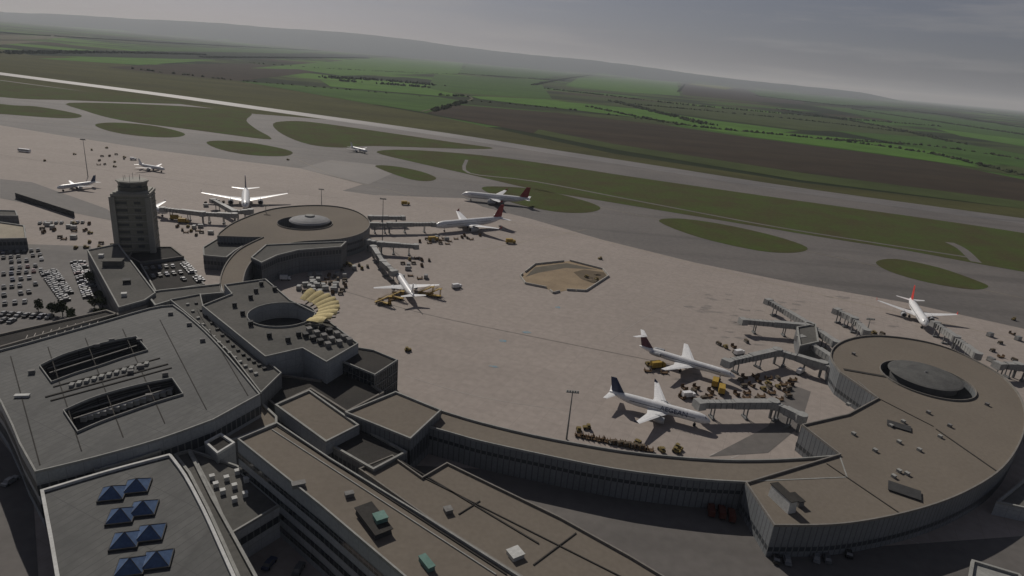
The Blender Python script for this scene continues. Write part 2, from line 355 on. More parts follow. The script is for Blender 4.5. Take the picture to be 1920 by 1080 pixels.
# hills
def hills():
    rng=random.Random(3);ridge=[(-400,-28),(-150,4),(0,22),(120,27),(250,35),(380,41),(500,51),(640,60),(760,73),(900,92),(1000,103),(1080,110),(1150,118),(1250,131),(1330,142),(1420,153),(1520,163),(1620,173),(1700,181)]
    pts=smooth(ridge,12);D=22000;v=[];f=[];n=len(pts);w_=0
    K=[(-3400,0),(-2400,.3),(-1100,.72),(0,1),(900,.8),(3000,0)]
    for i,(x,y) in enumerate(pts):
        dx,dy=x-960,y-540;a=dx*cr_+dy*sr;b=-dx*sr+dy*cr_
        fw=F*cp-b*sp;t=D/fw;w_=w_*.7+rng.uniform(-6,6);top=H-(b*cp+F*sp)*t+w_
        if i>n-14: top*=(n-1-i)/13
        X=a*t
        for k,(dd,hh) in enumerate(K):
            hz=max(top,0)*hh+(rng.uniform(-10,10) if k in(1,2) and top>60 else 0)
            v.append((X*(D+dd)/D,D+dd,hz-(0 if 0<k<5 else 3)))
        if i:
            for k in range(5):f.append(((i-1)*6+k,i*6+k,i*6+k+1,(i-1)*6+k+1))
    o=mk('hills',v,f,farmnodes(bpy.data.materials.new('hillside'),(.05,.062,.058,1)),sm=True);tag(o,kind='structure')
hills()
# hazy air layer (real scattering volume over the plain)
hb=MB();hb.box((0,28000,290),(110000,62000,620));
hm=bpy.data.materials.new('hazy_air');hm.use_nodes=True;hn=hm.node_tree;hn.nodes.clear()
ho=hn.nodes.new('ShaderNodeOutputMaterial');hv=hn.nodes.new('ShaderNodeVolumeScatter');hv.inputs['Density'].default_value=4.2e-5;hv.inputs['Color'].default_value=(.82,.90,1,1);hv.inputs['Anisotropy'].default_value=.15
hn.links.new(hv.outputs[0],ho.inputs['Volume'])
tag(hb.make('sky',[hm]),kind='structure')
# ---------------- woods / hedges ----------------
def blob(mb,c,r,h,rng):
    n=6;rings=[]
    for k,(zz,rr) in enumerate([(0,.55),(.3,1),(.65,.85),(.95,.35)]):
        rings.append([(c[0]+math.cos(2*math.pi*i/n+k)*r*rr*rng.uniform(.6,1.25),c[1]+math.sin(2*math.pi*i/n+k)*r*rr*rng.uniform(.6,1.25),c[2]+h*zz*rng.uniform(.85,1.15)) for i in range(n)])
    mb.loft(rings)
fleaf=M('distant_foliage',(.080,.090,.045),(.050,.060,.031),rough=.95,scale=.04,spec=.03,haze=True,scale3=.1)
def hedge(line,w=10,h=9,step=9,gap=.1,seed=0):
    rng=random.Random(seed);mb=MB();pts=GL(smooth(line,6));ph=rng.random()*6
    for a,b in zip(pts[:-1],pts[1:]):
        n=max(1,int((b-a).length/step))
        for i in range(n):
            ph+=.12
            if rng.random()<gap+.3*max(0,math.sin(ph)):continue
            p=a.lerp(b,(i+rng.random())/n)
            for q in range(max(1,int(w/10))):
                r=rng.uniform(2.5,6.5);blob(mb,(p.x+rng.uniform(-w,w)/2,p.y+rng.uniform(-w,w)/2,0),r,rng.uniform(.35,1.0)*h,rng)
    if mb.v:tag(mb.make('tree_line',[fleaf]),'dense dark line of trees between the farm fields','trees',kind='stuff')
hl=[([(380,108),(690,109)],60,9),([(0,100),(200,99),(380,103)],80,10),([(610,146),(700,150),(815,160)],90,10),([(640,152),(800,164)],60,9),([(798,211),(830,204),(870,192)],20,8),
([(1020,166),(1160,182),(1280,196),(1500,216),(1760,237)],34,8),([(1000,160),(1060,148),(1130,138)],30,8),([(1100,200),(1290,236),(1550,262),(1750,290),(1920,330)],20,6.5),
([(1272,172),(1284,158)],24,7),([(870,188),(1090,208),(1280,236)],10,5),([(450,152),(620,166),(800,182)],12,5),([(820,179),(872,181)],40,9),([(1420,180),(1560,196),(1740,212),(1920,240)],60,9),
([(1500,176),(1700,192),(1920,222)],80,9),([(1300,155),(1500,174)],50,8),([(700,105),(900,112),(1120,128)],70,10),([(1180,195),(1500,225),(1750,255)],20,6.5),([(1550,262),(1750,275),(1920,300)],22,6.5),
([(200,124),(440,151)],14,6),([(0,62),(300,80),(600,95)],80,10),([(1600,205),(1900,250),(2100,280)],50,8),
([(1150,190),(1250,215),(1330,235)],50,7),([(1460,205),(1640,235),(1800,270)],40,7),([(860,138),(1000,148),(1060,152)],24,7),([(470,118),(640,130),(860,140)],14,6)]
for k,(l,w,h) in enumerate(hl): hedge(l,w,h,step=9 if w<30 else 14,gap=.12 if w>18 else .4,seed=k)
# near trees
def leafcrown(rng,r,h,z0,n=420):
    v=[];f=[]
    cl=[(rng.uniform(-.6,.6)*r,rng.uniform(-.6,.6)*r,z0+rng.uniform(.15,.85)*h,rng.uniform(.3,.55)*r) for _ in range(11)]
    for i in range(n):
        c=rng.choice(cl);d=Vector((rng.gauss(0,1),rng.gauss(0,1),rng.gauss(0,1))).normalized()*c[3]*rng.uniform(.6,1.05)
        p=Vector(c[:3])+d;a=Vector((rng.gauss(0,1),rng.gauss(0,1),rng.gauss(0,1))).normalized()*rng.uniform(.35,.7);b=a.orthogonal().normalized()*rng.uniform(.3,.6)
        k=len(v);v+=[p-a,p+b,p+a,p-b];f.append((k,k+1,k+2,k+3))
    return v,f
tt=[]
for s in range(3):
    rng=random.Random(50+s);mb=MB();mb.cyl((0,0,1.8),.28,3.6,n=7,r2=.16)
    for a in range(4):
        an=a*1.6+s;mb.beam((0,0,3.2),(math.cos(an)*1.8,math.sin(an)*1.8,5.4),.14)
    e=empty('tree',(0,0,0),'dark leafy tree beside the car park','tree','trees around the car park')
    mb.make('trunk',[bark],e);v,f=leafcrown(rng,3.4,5.5,2.4);c=mk('crown',v,f,leafm);c.parent=e;tt.append(e)
def copytree(t,loc,rot=0,sc=1,**kw):
    o=t.copy();col.objects.link(o);o.location=loc;o.rotation_euler=(0,0,rot);o.scale=(sc,sc,sc)
    for c in t.children:
        k=c.copy();col.objects.link(k);k.parent=o
    for a,b in kw.items():o[a]=b
    return o
def rem(t):
    for c in list(t.children):bpy.data.objects.remove(c)
    bpy.data.objects.remove(t)
for x,y in [(72,572),(98,578),(118,580),(186,552),(193,566),(184,582),(198,588),(178,566),(168,520),(138,590),(560,803),(205,602)]:
    copytree(random.choice(tt),G(x,y+12),R()*6,.5+R()*.35)
for t in tt:rem(t)
# ---------------- buildings ----------------
zc=10.0
bld('curved_pier','long curved glazed pier with brown gravel roof',
 smooth([(826,768),(900,790),(1000,814),(1100,833),(1200,848),(1340,860),(1460,860),(1575,852)],3)+[(1590,895)]+smooth([(1398,903),(1300,897),(1150,878),(1000,848),(900,826),(850,812),(803,799)],3),zc,bands=[(5.6,6.8)],rimw=.4,wall=wallp)
zr=10.6
C2=G(1738,710,zr)
rp_=bld('round_pier','spiral round pier with brown gravel roof and domed courtyard',
 [(1398,903)]+smooth([(1452,984),(1560,983),(1650,971),(1740,949),(1810,922),(1870,886),(1905,845),(1924,795),(1917,748),(1885,708),(1840,680),(1780,652),(1720,636),(1650,628),(1600,632),(1567,646),(1557,668),(1575,697)],4)+[(1646,745),(1590,775),(1503,795),(1574,850)],zr,
 holes=[circ(C2,17.0,44)],bands=[(2.0,3.4)],hdepth=3.4,rimw=.45,rimm=rimb,wall=wallp)
def dome(c,r,h,z,e,mat,name='dome'):
    mb=MB();rings=[]
    prof=[(1,0),(1,.12),(.93,.35),(.92,.35),(.75,.62),(.74,.6),(.5,.85),(.49,.83),(.25,.96),(.05,1)]
    for rr,hh in prof: rings.append([(c[0]+math.cos(2*math.pi*i/36)*r*rr,c[1]+math.sin(2*math.pi*i/36)*r*rr,z+h*hh) for i in range(36)])
    mb.loft(rings);addpart(e,mb,name,[mat],False)
domem=M('lead_dome',(.12,.12,.115),(.09,.09,.088),rough=.85,scale=.2,spec=.08)
D2=G(1735,701,11)
addpart(rp_,MB().cyl((D2.x,D2.y,8.6),12.4,4,n=36),'drum',[wallg]);dome(D2,13.8,1.3,10.4,rp_,domem)
mb=MB().cyl((D2.x,D2.y,12.0),.6,.6,n=10,r2=.4);addpart(rp_,mb,'lantern',[steel])
def seam(e,a,b,z,w=.5,m=None,name='roof_seam',h=.25):
    p=G(*a,z);q=G(*b,z);d=(q-p);mb=MB().box(((p.x+q.x)/2,(p.y+q.y)/2,z+h/2),(d.length,w,h),0,(1,1),math.atan2(d.y,d.x));addpart(e,mb,name,[m or roofd])
seam(rp_,(1646,747),(1608,715),zr-.7,.5,rimb);seam(rp_,(1755,805),(1870,885),zr-.7,.4);seam(rp_,(1550,870),(1690,965),zr-.7,.3);seam(rp_,(1646,747),(1750,800),zr-.7,.25);seam(rp_,(1582,693),(1668,708),zr-.7,1.6,roofd)
for x,y in [(1600,815),(1640,846),(1685,830),(1693,792),(1723,845),(1762,820),(1670,800),(1590,760),(1700,890),(1675,895),(1685,885)]: unit(rp_,x,y,zr-.7,1.2,1.2,.7,rim)
unit(rp_,1685,800,zr-.7,7,4,.3,darkm,'roof_hatch',-.5,darkm);unit(rp_,1695,922,zr-.7,8,5,.4,darkm,'roof_hatch',-.5)
unit(rp_,1465,945,zr-.7,2.6,8,3.8,wcop,'stair_housing',.35,roofd);unit(rp_,1492,942,zr-.7,2,4,1.6,ventm,'stair_housing',.35,roofd)
for x,y in [(1740,775),(1780,800),(1850,760),(1600,665)]: unit(rp_,x,y,zr-.7,1.2,1.2,.8,ventm)
# left rotunda
zl=12.0;C1=G(572,417,zl)
lp=bld('round_pier','round pier with spiral arm, brown roof and pale dome',
 smooth([(413,548),(412,522),(424,492),(450,465),(492,444)],4)+[(470,444),(407,442)]+smooth([(410,436),(440,415),(500,393),(560,385),(620,385),(665,394),(690,410),(692,425),(675,438),(640,447),(600,450),(560,453),(520,462),(482,480),(462,505),(455,535)],4),zl,
 holes=[circ(C1,16.5,40)],bands=[(2.6,4.0),(6.8,8.2)],wall=wallp,hdepth=6,rimm=rimb,rimw=.5)
D1=G(581,413,13);addpart(lp,MB().cyl((D1.x,D1.y,9.5),11,7,n=36),'drum',[wallg]);dome(D1,12.6,3.2,12.5,lp,M('pale_dome',(.28,.28,.28),(.22,.22,.225),rough=.7,scale=.2,spec=.1))
addpart(lp,MB().cyl((D1.x,D1.y,16.0),3.2,.8,n=16,r2=2.8),'lantern',[rim])
bld('low_pier_annex','low grey annex with pale ramp roof beside round pier',[(380,463),(408,446),(480,446),(440,470),(425,482),(381,478)],8,wall=wallg,roof=roofg,bands=[(3,5)])
bld('pier_upper_hall','raised wedge roof hall on the spiral arm',[(470,482),(498,458),(560,455),(650,452),(640,462),(560,468),(520,478),(490,492)],13.4,wall=wallg,roof=roofg,bands=[(9,11.5)])
# central block
zt=16.0;CC=G(528,588,zt)
ct=bld('terminal_block','tall pale terminal block with circular courtyard in roof',
 [(378,572),(434,550),(420,533),(498,522),(545,562),(605,592),(672,643),(612,678),(567,652),(497,668)],zt,holes=[circ(CC,12.6,36)],roof=roofg,hdepth=7,wall=wallw,rimw=.45)
fan=empty('sunshade_canopy',(CC.x,CC.y,0),'cream fabric fan canopy with separate stepped petals on roof','canopy')
NP=9
for k in range(NP):
    a0=math.radians(-30+k*12.5);a1=a0+math.radians(9.6);mb=MB();rings=[]
    for j in range(5):
        rr=14.0+j*2.1;zz=zt+1.0+1.2*math.sin(math.pi*(j/4)*.6)
        ea=(a1-a0)*(.14 if j==4 else 0)
        pr=[(a0+ea+(a1-a0-2*ea)*i/4,[0,.65,1.1,1.35,1.45][i]*(.4+j/6)) for i in range(5)]
        ring=[(CC.x+rr*math.cos(a),CC.y+rr*math.sin(a),zz+s_) for a,s_ in pr]+[(CC.x+rr*math.cos(a),CC.y+rr*math.sin(a),zz+s_-.15) for a,s_ in reversed(pr)]
        rings.append(ring)
    mb.loft(rings);mb.make('canopy_petal',[canvas],fan,origin=fan.location)
    mb=MB();am=a0-math.radians(1.6);mb.beam((CC.x+13.6*math.cos(am),CC.y+13.6*math.sin(am),zt-.7),(CC.x+22.6*math.cos(am),CC.y+22.6*math.sin(am),zt+1.7),.45);mb.make('canopy_rib',[darkm],fan,origin=fan.location)
rg=random.Random(5)
for x,y in [(580,622),(594,628),(608,634),(622,640),(636,646),(590,612),(604,618),(618,624),(632,630),(645,636),(655,642),(573,632),(587,638),(601,644),(615,650)]: unit(ct,x,y,zt-.7,1.8,2.2,1.5,darkm if rg.random()<.5 else ventm,'cooling_unit',.65)
for x,y in [(505,632),(540,640),(515,545),(470,560),(455,590),(470,610),(440,575),(490,535),(560,630),(480,548)]: unit(ct,x,y,zt-.7,1.7,1.7,1.6,darkm)
# glazed stair box
bx=bld('glazed_stair_hall','glazed steel framed hall projecting on to the apron',[(668,650),(700,655),(746,674),(703,702),(640,676)],12.5,wall=glass,roof=roofd,rimw=.4)
p,q=G(703,702,12.5),G(746,674,12.5)
mb=MB()
for i in range(13):
    c=p.lerp(q,i/12);mb.box((c.x,c.y-.25,6.2),(.3,.3,12.4))
for z in (.6,4,8,12):
    mb.beam((p.x,p.y-.25,z),(q.x,q.y-.25,z),.35)
addpart(bx,mb,'steel_frame',[steel])
bld('arrivals_link','low dark roofed link between the halls',[(489,738),(520,700),(600,712),(640,676),(720,735),(650,772),(582,729),(515,760)],8.0,wall=wallg,roof=roofd,bands=[(3,5)],rimm=rimb)
# hall
zh=16.5
def quad(l): return [tuple(q)[:2] for q in GL(l,zh)]
h1=smooth([(75,684),(118,664),(170,648),(215,637),(255,630)],4)+smooth([(276,655),(232,668),(185,684),(140,698),(97,714)],4)
h2=smooth([(120,768),(170,746),(225,729),(275,717),(322,708)],4)+smooth([(342,737),(292,752),(240,770),(190,788),(146,807)],4)
hall=bld('terminal_hall','broad terminal hall with grey seamed roof and two sunken skylight courts',
 smooth([(-70,668),(0,655),(150,614),(280,577),(325,571)],3)+smooth([(345,585),(385,620),(430,668),(488,738)],4)+smooth([(400,786),(300,822),(180,856),(65,884)],3)+smooth([(35,830),(0,752),(-60,672)],2),zh,
 holes=[quad(h1),quad(h2)],roof=roofm,hdepth=5,wall=wallw,bands=[(3,7),(9.5,12.5)],rimw=.4,hwall=louv,hfloor=darkm)
for (xa,ya,xb,yb) in [(88,692,262,638),(93,700,268,645),(132,777,330,716),(138,786,334,723)]:
    seam(hall,(xa,ya),(xb,yb),zh-2.5,.5,ventm,'louvre_step',.3)
for i in range(11):
    x=135+i*14;y=724-i*4.0;unit(hall,x,y,zh-.7,1.1,1.8,.6,rim,'roof_skylight',.3)
seam(hall,(85,745),(315,683),zh-.7,.6,roofd);seam(hall,(100,726),(300,672),zh-.7,.5,roofd);seam(hall,(95,752),(322,690),zh-.7,.5,roofd)
for i in range(14):
    unit(hall,158+i*12.4,789-i*3.9,zh-4.9,1.5,1.5,1.3,wcop,'skylight_box',.3)
for x,y in [(262,640),(310,704),(265,690),(245,700),(320,590),(355,610),(380,640),(280,745),(60,700),(182,650),(210,640)]: unit(hall,x,y,zh-.7,1.7,1.1,.9,ventm)
unit(hall,42,744,zh-.7,3.6,1.2,.5,wcop,'roof_skylight',.25)
for i in range(6): seam(hall,(20+i*70,668-i*17),(75+i*78,872-i*26),zh-.7,.25,roofd,'roof_seam',.12)
gls=M('glare_white_glazing',(.72,.74,.76),(.6,.62,.64),rough=.25,scale=.3,spec=.8,grid=(1.4,30,.12,(.2,.2,.2)))  # glare on the glazing is put into its white base colour
bld('glazed_lantern_strip','glazed strip between the two halls, glare painted white',[(172,873),(235,856),(296,836),(302,844),(240,864),(178,882)],13.6,roof=gls,wall=wallg,rimw=.2)
lw=bld('side_gallery','low gallery roof with rows of square skylights',[(318,561),(376,550),(384,585),(420,620),(497,672),(528,698),(489,736),(432,662),(380,612),(345,583)],13.2,roof=roofg,wall=wallg,rimw=.4)
for i in range(14):
    t=i/13;unit(lw,352+t*128,572+t*130+12*math.sin(t*3.1),12.5,1.1,1.1,.5,rim,'roof_skylight',.8)
    unit(lw,368+t*128,570+t*122+14*math.sin(t*3.1),12.5,1.1,1.1,.5,darkm,'roof_skylight',.8)
bld('connector_block','pale flat roofed connecting wing',[(272,548),(300,543),(414,531),(420,548),(376,552),(320,563),(290,572)],12.0,roof=roofg,wall=wallg,bands=[(5,8)])
dk=bld('upper_deck','flat deck roof with painted parking bays',[(-60,640),(0,625),(200,580),(222,588),(276,572),(150,607),(0,650),(-60,664)],11,roof=roofd,wall=wallg,rimm=rimb)
for i in range(10): seam(dk,(45+i*15,642-i*3.6),(52+i*15,628-i*3.6),10.35,.25,wline,'bay_line',.03)
# tower building & tower
ob=bld('office_wing','long office wing with grey roof beside the control tower',[(163,468),(222,456),(292,548),(272,562),(222,576)],13,roof=roofg,wall=wallg,bands=[(3,5),(7,9)],rimw=.5)
unit(ob,213,497,12.3,8,5,2.5,roofg,'plant_room',.3);unit(ob,190,482,12.3,2,2,1.2,wcop,rot=.3);unit(ob,233,555,12.3,2,2,1.2,wcop);unit(ob,238,530,12.3,3,3,1.4,darkm)
bld('car_deck','low dark parking deck below the tower',[(262,494),(345,482),(384,532),(292,548)],5.5,roof=roofd,wall=wallg)
bld('tower_annex','low annex at the foot of the control tower',[(300,462),(322,462),(345,480),(262,492),(240,480),(250,466)],6.5,roof=roofd,wall=wallg,bands=[(2,4)],rimm=rimb)
tb=G(264,484);tw=empty('control_tower',tb,'tall square concrete airport control tower with ribbed floors','tower')
ta=math.radians(64);TH=36
sq=[(12.0*math.cos(ta+math.pi/2*i),12.0*math.sin(ta+math.pi/2*i)) for i in range(4)]
def chs(z,off=0,c=.02):
    s2=inset(sq,-off);out=[]
    for i in range(4):
        a=Vector(s2[i]);b=Vector(s2[(i+1)%4]);out+=[(*a.lerp(b,c),z),(*a.lerp(b,1-c),z)]
    return out
pl=[(x,y) for x,y,z in chs(0)]
v,f,uv=wallgeo(pl,0,TH,Vector((0,0,0)));o=mk('shaft',v,f,towerc,uv=uv);o.parent=tw
twin=M('tower_window',(.085,.09,.085),rough=.4,spec=.3)
tledge=M('tower_ledge',(.34,.33,.29),(.28,.27,.24),rough=.85)
for k in range(9):
    z=3.0+k*3.9
    if z<TH-1: MB().loft([chs(z,.3),chs(z+.5,.3)]).make('floor_ledge',[tledge],tw)
    if k<8:
        for s in range(4):
            a=Vector(sq[s]);b=Vector(sq[(s+1)%4]);d=(b-a).normalized();n=Vector((d.y,-d.x))
            for tq in (.25,.68):
                c=a.lerp(b,tq)+n*.06;MB().box((c.x,c.y,z+2.3),(5.0 if tq<.5 else 3.0,.12,1.4),0,(1,1),math.atan2(d.y,d.x)).make('window',[twin],tw)
# corner pier on two corners of the shaft
for s in (2,3):
    a=Vector(sq[s])*.97;MB().box((a.x,a.y,TH/2),(2.6,2.6,TH-.4),0,(1,1),ta+math.pi/4).make('corner_pier',[tledge],tw)
MB().loft([chs(TH,.4),chs(TH+1.3,.4),chs(TH+1.3,-.6),chs(TH+2.0,-.6)]).make('gallery',[tledge],tw)
oc=lambda r,z:[(r*math.cos(math.pi/8+i*math.pi/4),r*math.sin(math.pi/8+i*math.pi/4),z) for i in range(8)]
MB().loft([oc(7.0,TH+2.0),oc(7.0,TH+4.0)]).make('cab_base',[towerc],tw)
MB().loft([oc(6.6,TH+4.0),oc(7.2,TH+6.4)]).make('cab_glass',[M('cab_glass',(.06,.075,.08),rough=.1,spec=.8)],tw)
MB().loft([oc(7.7,TH+6.4),oc(7.7,TH+7.1),oc(6.2,TH+7.5)]).make('cab_roof',[tledge],tw)
for a in range(6): MB().cyl((4*math.cos(a),4*math.sin(a),TH+8.4),.1,1.8+a%3,n=5).make('antenna',[steel],tw)
# bottom left hall
eb=bld('skylit_hall','grey roofed hall with eight blue pyramid skylights and white edge',
 smooth([(75,918),(200,881),(318,850)],3)+smooth([(322,852),(350,890),(385,955),(415,1020),(447,1090),(475,1150)],3)+[(115,1150),(92,1010)],14,roof=roofm,wall=wallg,rimw=.7,rimm=wcop,bands=[(5,8)])
for x,y in [(212,928),(258,914),(228,970),(270,956),(236,1016),(283,1002),(246,1065),(296,1052)]:
    c=G(x,y,13.3);mb=MB();mb.box((c.x,c.y,13.6),(5.5,5.5,.6),1,(1,1),.32);mb.box((c.x,c.y,14.9),(5.1,5.1,2.0),0,(.02,.02),.32)
    for s in range(4):
        a=.32+math.pi/4+s*math.pi/2;mb.beam((c.x+3.5*math.cos(a),c.y+3.5*math.sin(a),13.95),(c.x,c.y,15.95),.12,1)
    addpart(eb,mb,'pyramid_skylight',[blueg,darkm])
bld('hall_terrace','strip terrace of seamed roof beside the skylit hall',[(324,850),(356,842),(400,930),(445,1010),(500,1110),(520,1160),(480,1160),(447,1088),(415,1016),(386,952),(352,886)],10.5,roof=roofg,wall=wallg)
fb=bld('stair_tower','small square stair tower with white rim',[(383,828),(414,811),(441,829),(407,850)],12.6,roof=roofd,wall=wallw,rimw=.6,rimm=wcop)
lb=bld('loading_block','white walled low block with skylights on its roof',[(356,842),(384,850),(446,872),(538,938),(430,1002),(398,925)],10,roof=roofg,bands=[(5,7)],rimw=.5,wall=M('white_wall_panel',(.5,.51,.51),(.42,.43,.43),rough=.6,uvgrid=(3.6,3.2,.05,(.3,.3,.3))))
for x,y in [(405,912),(425,900),(445,888),(418,925),(440,915),(462,903),(440,940),(460,930),(398,898),(475,890)]: unit(lb,x,y,9.3,1.2,1.2,1.0,wcop,'roof_skylight',.6)
ofb=bld('office_block','long multi storey office block with ribbon windows and brown roof',[(445,822),(520,791),(620,858),(800,968),(985,1085),(1100,1160),(850,1160),(770,1090),(600,946)],20,roof=roofb,wall=wallw,bands=[(2,3.8),(6,7.8),(10,11.8),(14,15.8)],rimw=.4,gl=glass)
unit(ofb,700,982,19.3,4,10,1.4,darkm,'plant_room',.68,roofd);unit(ofb,713,974,20.95,2.6,2.6,.9,greenr,'plant_room',.6);unit(ofb,560,912,19.3,3,1.6,.9,ventm);unit(ofb,655,930,19.3,2,1.4,.8,ventm)
unit(ofb,800,1060,19.3,1.6,4,1.0,greenr,'plant_room',.68)
seam(ofb,(510,806),(930,1078),19.3,.25,rim);seam(ofb,(520,800),(950,1078),19.3,.3,roofd)
wb=bld('service_wing','low brown flat roofed service wing behind the office block',[(672,878),(736,852),(748,862),(792,893),(838,866),(1050,968),(1180,1040),(1330,1130),(1380,1170),(1120,1170),(985,1085),(800,968)],8,roof=roofb,wall=wallg,bands=[(2,4)],rimm=rimb,rimw=.4)
seam(wb,(735,855),(1010,1020),7.3,.4);seam(wb,(792,895),(1200,1100),7.3,.3);seam(wb,(900,940),(860,965),7.3,.3);seam(wb,(1080,1000),(1000,1060),7.3,.3)
unit(wb,966,1042,7.3,3.2,3.2,1.0,wcop,'plant_room',.6);unit(wb,840,960,7.3,2,2,1,ventm)
bld('low_brown_roof','low brown roofed passage block',[(394,790),(488,750),(520,780),(520,792),(444,822),(430,825)],9,roof=roofb,wall=wallg)
bld('gate_block','brown roofed block with pale coping',[(515,758),(580,730),(674,796),(611,828)],11.2,roof=roofb,wall=wallw,bands=[(4,6.5)],rimw=.6)
bld('gate_block','brown roofed block with pale coping over dark glazing',[(646,772),(742,733),(828,768),(770,822)],12.2,roof=roofb,wall=wallp,bands=[(3,8)],rimw=.5)
bld('walkway_roof','narrow dark roof joining two brown blocks',[(611,829),(674,797),(764,846),(700,880)],8.5,roof=roofd,wall=wallg,bands=[(3,6)])
bld('cargo_shed','pale roofed cargo shed beside the car park',[(-60,412),(-10,414),(46,422),(50,446),(-60,448)],7,roof=M('cream_roof',(.34,.30,.23),spec=.1),wall=wallg,bands=[(3,5)])
bld('cargo_shed','small grey cargo shed',[(-40,392),(30,394),(34,404),(-40,403)],6,roof=roofg,wall=wallg)
p,q=G(30,372),G(140,408);bf=empty('blast_fence',p,'long dark blast fence at the apron edge','fence')
mb=MB();n=14
for i in range(n):
    c=p.lerp(q,(i+.5)/n);l=(q-p).length/n;mb.box((c.x,c.y,2),(l*.97,.5,4),0,(1,.6),math.atan2(q.y-p.y,q.x-p.x))
mb.make('fence_panel',[darkm],bf,origin=p)
bld('white_canopy','white flat canopy roof over a forecourt',[(1822,1048),(1912,1075),(2000,1180),(1800,1180)],6,zb=5,roof=rim,wall=rim)
bld('gate_annex','pale annex beyond the round pier',[(1868,940),(1960,960),(2000,900),(1930,890)],5,roof=roofg,wall=wallw)
# construction pit
pit=[(975,519),(1003,497),(1068,490),(1130,506),(1141,519),(1098,547),(1062,545),(1037,551),(1025,541),(985,533)]
sheet('ground',GL(pit),.22,sand)
hoard=M('pale_hoarding',(.46,.44,.40),spec=.1)
pf_=GL(pit);en=empty('site_hoarding',pf_[0],'low pale hoarding around the excavation on apron','fence')
for a,b in zip(pf_,pf_[1:]+pf_[:1]):
    d=b-a;n=max(2,int(d.length/4))
    for i in range(n):
        if rg.random()<.1:continue
        c=a.lerp(b,(i+.5)/n);MB().box((c.x,c.y,.75),(d.length/n*.94,.9,1.1),0,(1,.6),math.atan2(d.y,d.x)).make('hoarding_panel',[hoard],en,origin=en.location)
dsoil=M('dark_soil',(.15,.12,.085),spec=.05)
for x,y,r,h in [(1112,527,3.5,.9),(1104,521,2.5,.7),(1120,516,2,.8)]:
    c=G(x,y);mb=MB();blob(mb,(c.x,c.y,.2),r,h,rg);tag(mb.make('soil_heap',[dsoil]),'heap of excavated sandy soil in the pit','soil heap',kind='stuff')
sheet('ground',GL([(1075,511),(1095,506),(1132,511),(1138,519),(1110,531),(1090,524)]),.26,dsoil)
sheet('ground',GL([(985,520),(1003,502),(1062,494),(1120,506),(1060,503),(1010,512)]),.26,M('grey_brown_soil',(.14,.125,.10),spec=.05))  # darker soil band along the far rim of the pit
# markings
def line(pts,w,m,z=.19): ribbon('road_marking',GL(smooth(pts,4)),w,z,m)
line([(640,545),(800,590),(1000,632),(1200,672),(1380,708)],.6,dline)
line([(1180,470),(1500,560),(1900,650)],.4,wline);line([(900,470),(1100,430)],.4,yline)
line([(1140,640),(1220,590),(1320,540)],.25,wline);line([(760,705),(900,745),(1060,770)],.25,wline)
line([(1330,855),(1420,820),(1500,790)],.5,wline);line([(1370,860),(1480,815)],.5,wline)
line([(0,290),(200,320),(420,350),(640,372)],.5,dline);line([(560,300),(640,335),(760,365),(880,410)],.5,yline)
line([(870,400),(1100,445),(1400,520),(1700,590),(1920,640)],.5,yline);line([(0,215),(300,262),(600,300),(900,345),(1300,425),(1600,490),(1920,560)],.5,yline)
line([(1600,980),(1700,1010),(1800,1060)],.3,wline)
for k in range(9): line([(1110+k*40,1012+k*3),(1090+k*44,1075)],.2,wline)
for x,y in [(943,640),(927,688),(987,624),(1045,577)]:
    c=G(x,y);sheet('road_marking',[(c.x+2.4*math.cos(a)*(.4+R()*.8),c.y+1.6*math.sin(a)*(.4+R()*.8)) for a in [i*.628 for i in range(10)]],.21,bluepatch)
sheet('road',GL([(0,336),(60,342),(200,392),(240,420),(0,372)]),.2,asphalt)
sheet('road',GL([(-60,455),(170,462),(215,600),(-60,640)]),.2,asphalt)
sheet('road',GL([(700,870),(1400,905),(1450,1040),(2000,1000),(2000,1200),(600,1200)]),.2,asphalt)
sheet('road',GL([(-60,750),(60,900),(80,1200),(-200,1200)]),.2,asphalt)
sheet('road',GL([(1480,720),(1520,735),(1500,800),(1440,850),(1330,857),(1440,800)]),.2,asphalt)
stain=M('oil_stain',(.20,.18,.165),(.26,.23,.21),rough=.7,scale=.3,spec=.15)
for x,y,r in [(1330,590,7),(1380,600,5),(1345,560,5),(1240,770,4),(1300,700,5),(760,560,4),(880,430,5),(930,385,5),(1420,640,5),(1560,560,6),(1640,600,5),(1490,575,6),(1350,620,5),(1400,575,5),(1300,575,5)]:
    c=G(x,y)
    for q in range(4):
        cx,cy=c.x+random.uniform(-r,r)*1.8,c.y+random.uniform(-r,r)*1.8
        sheet('oil_stain',[(cx+r*.5*math.cos(a)*(.4+R()),cy+r*.25*math.sin(a)*(.4+R())) for a in [i*.524 for i in range(12)]],.172+q*.004,stain)
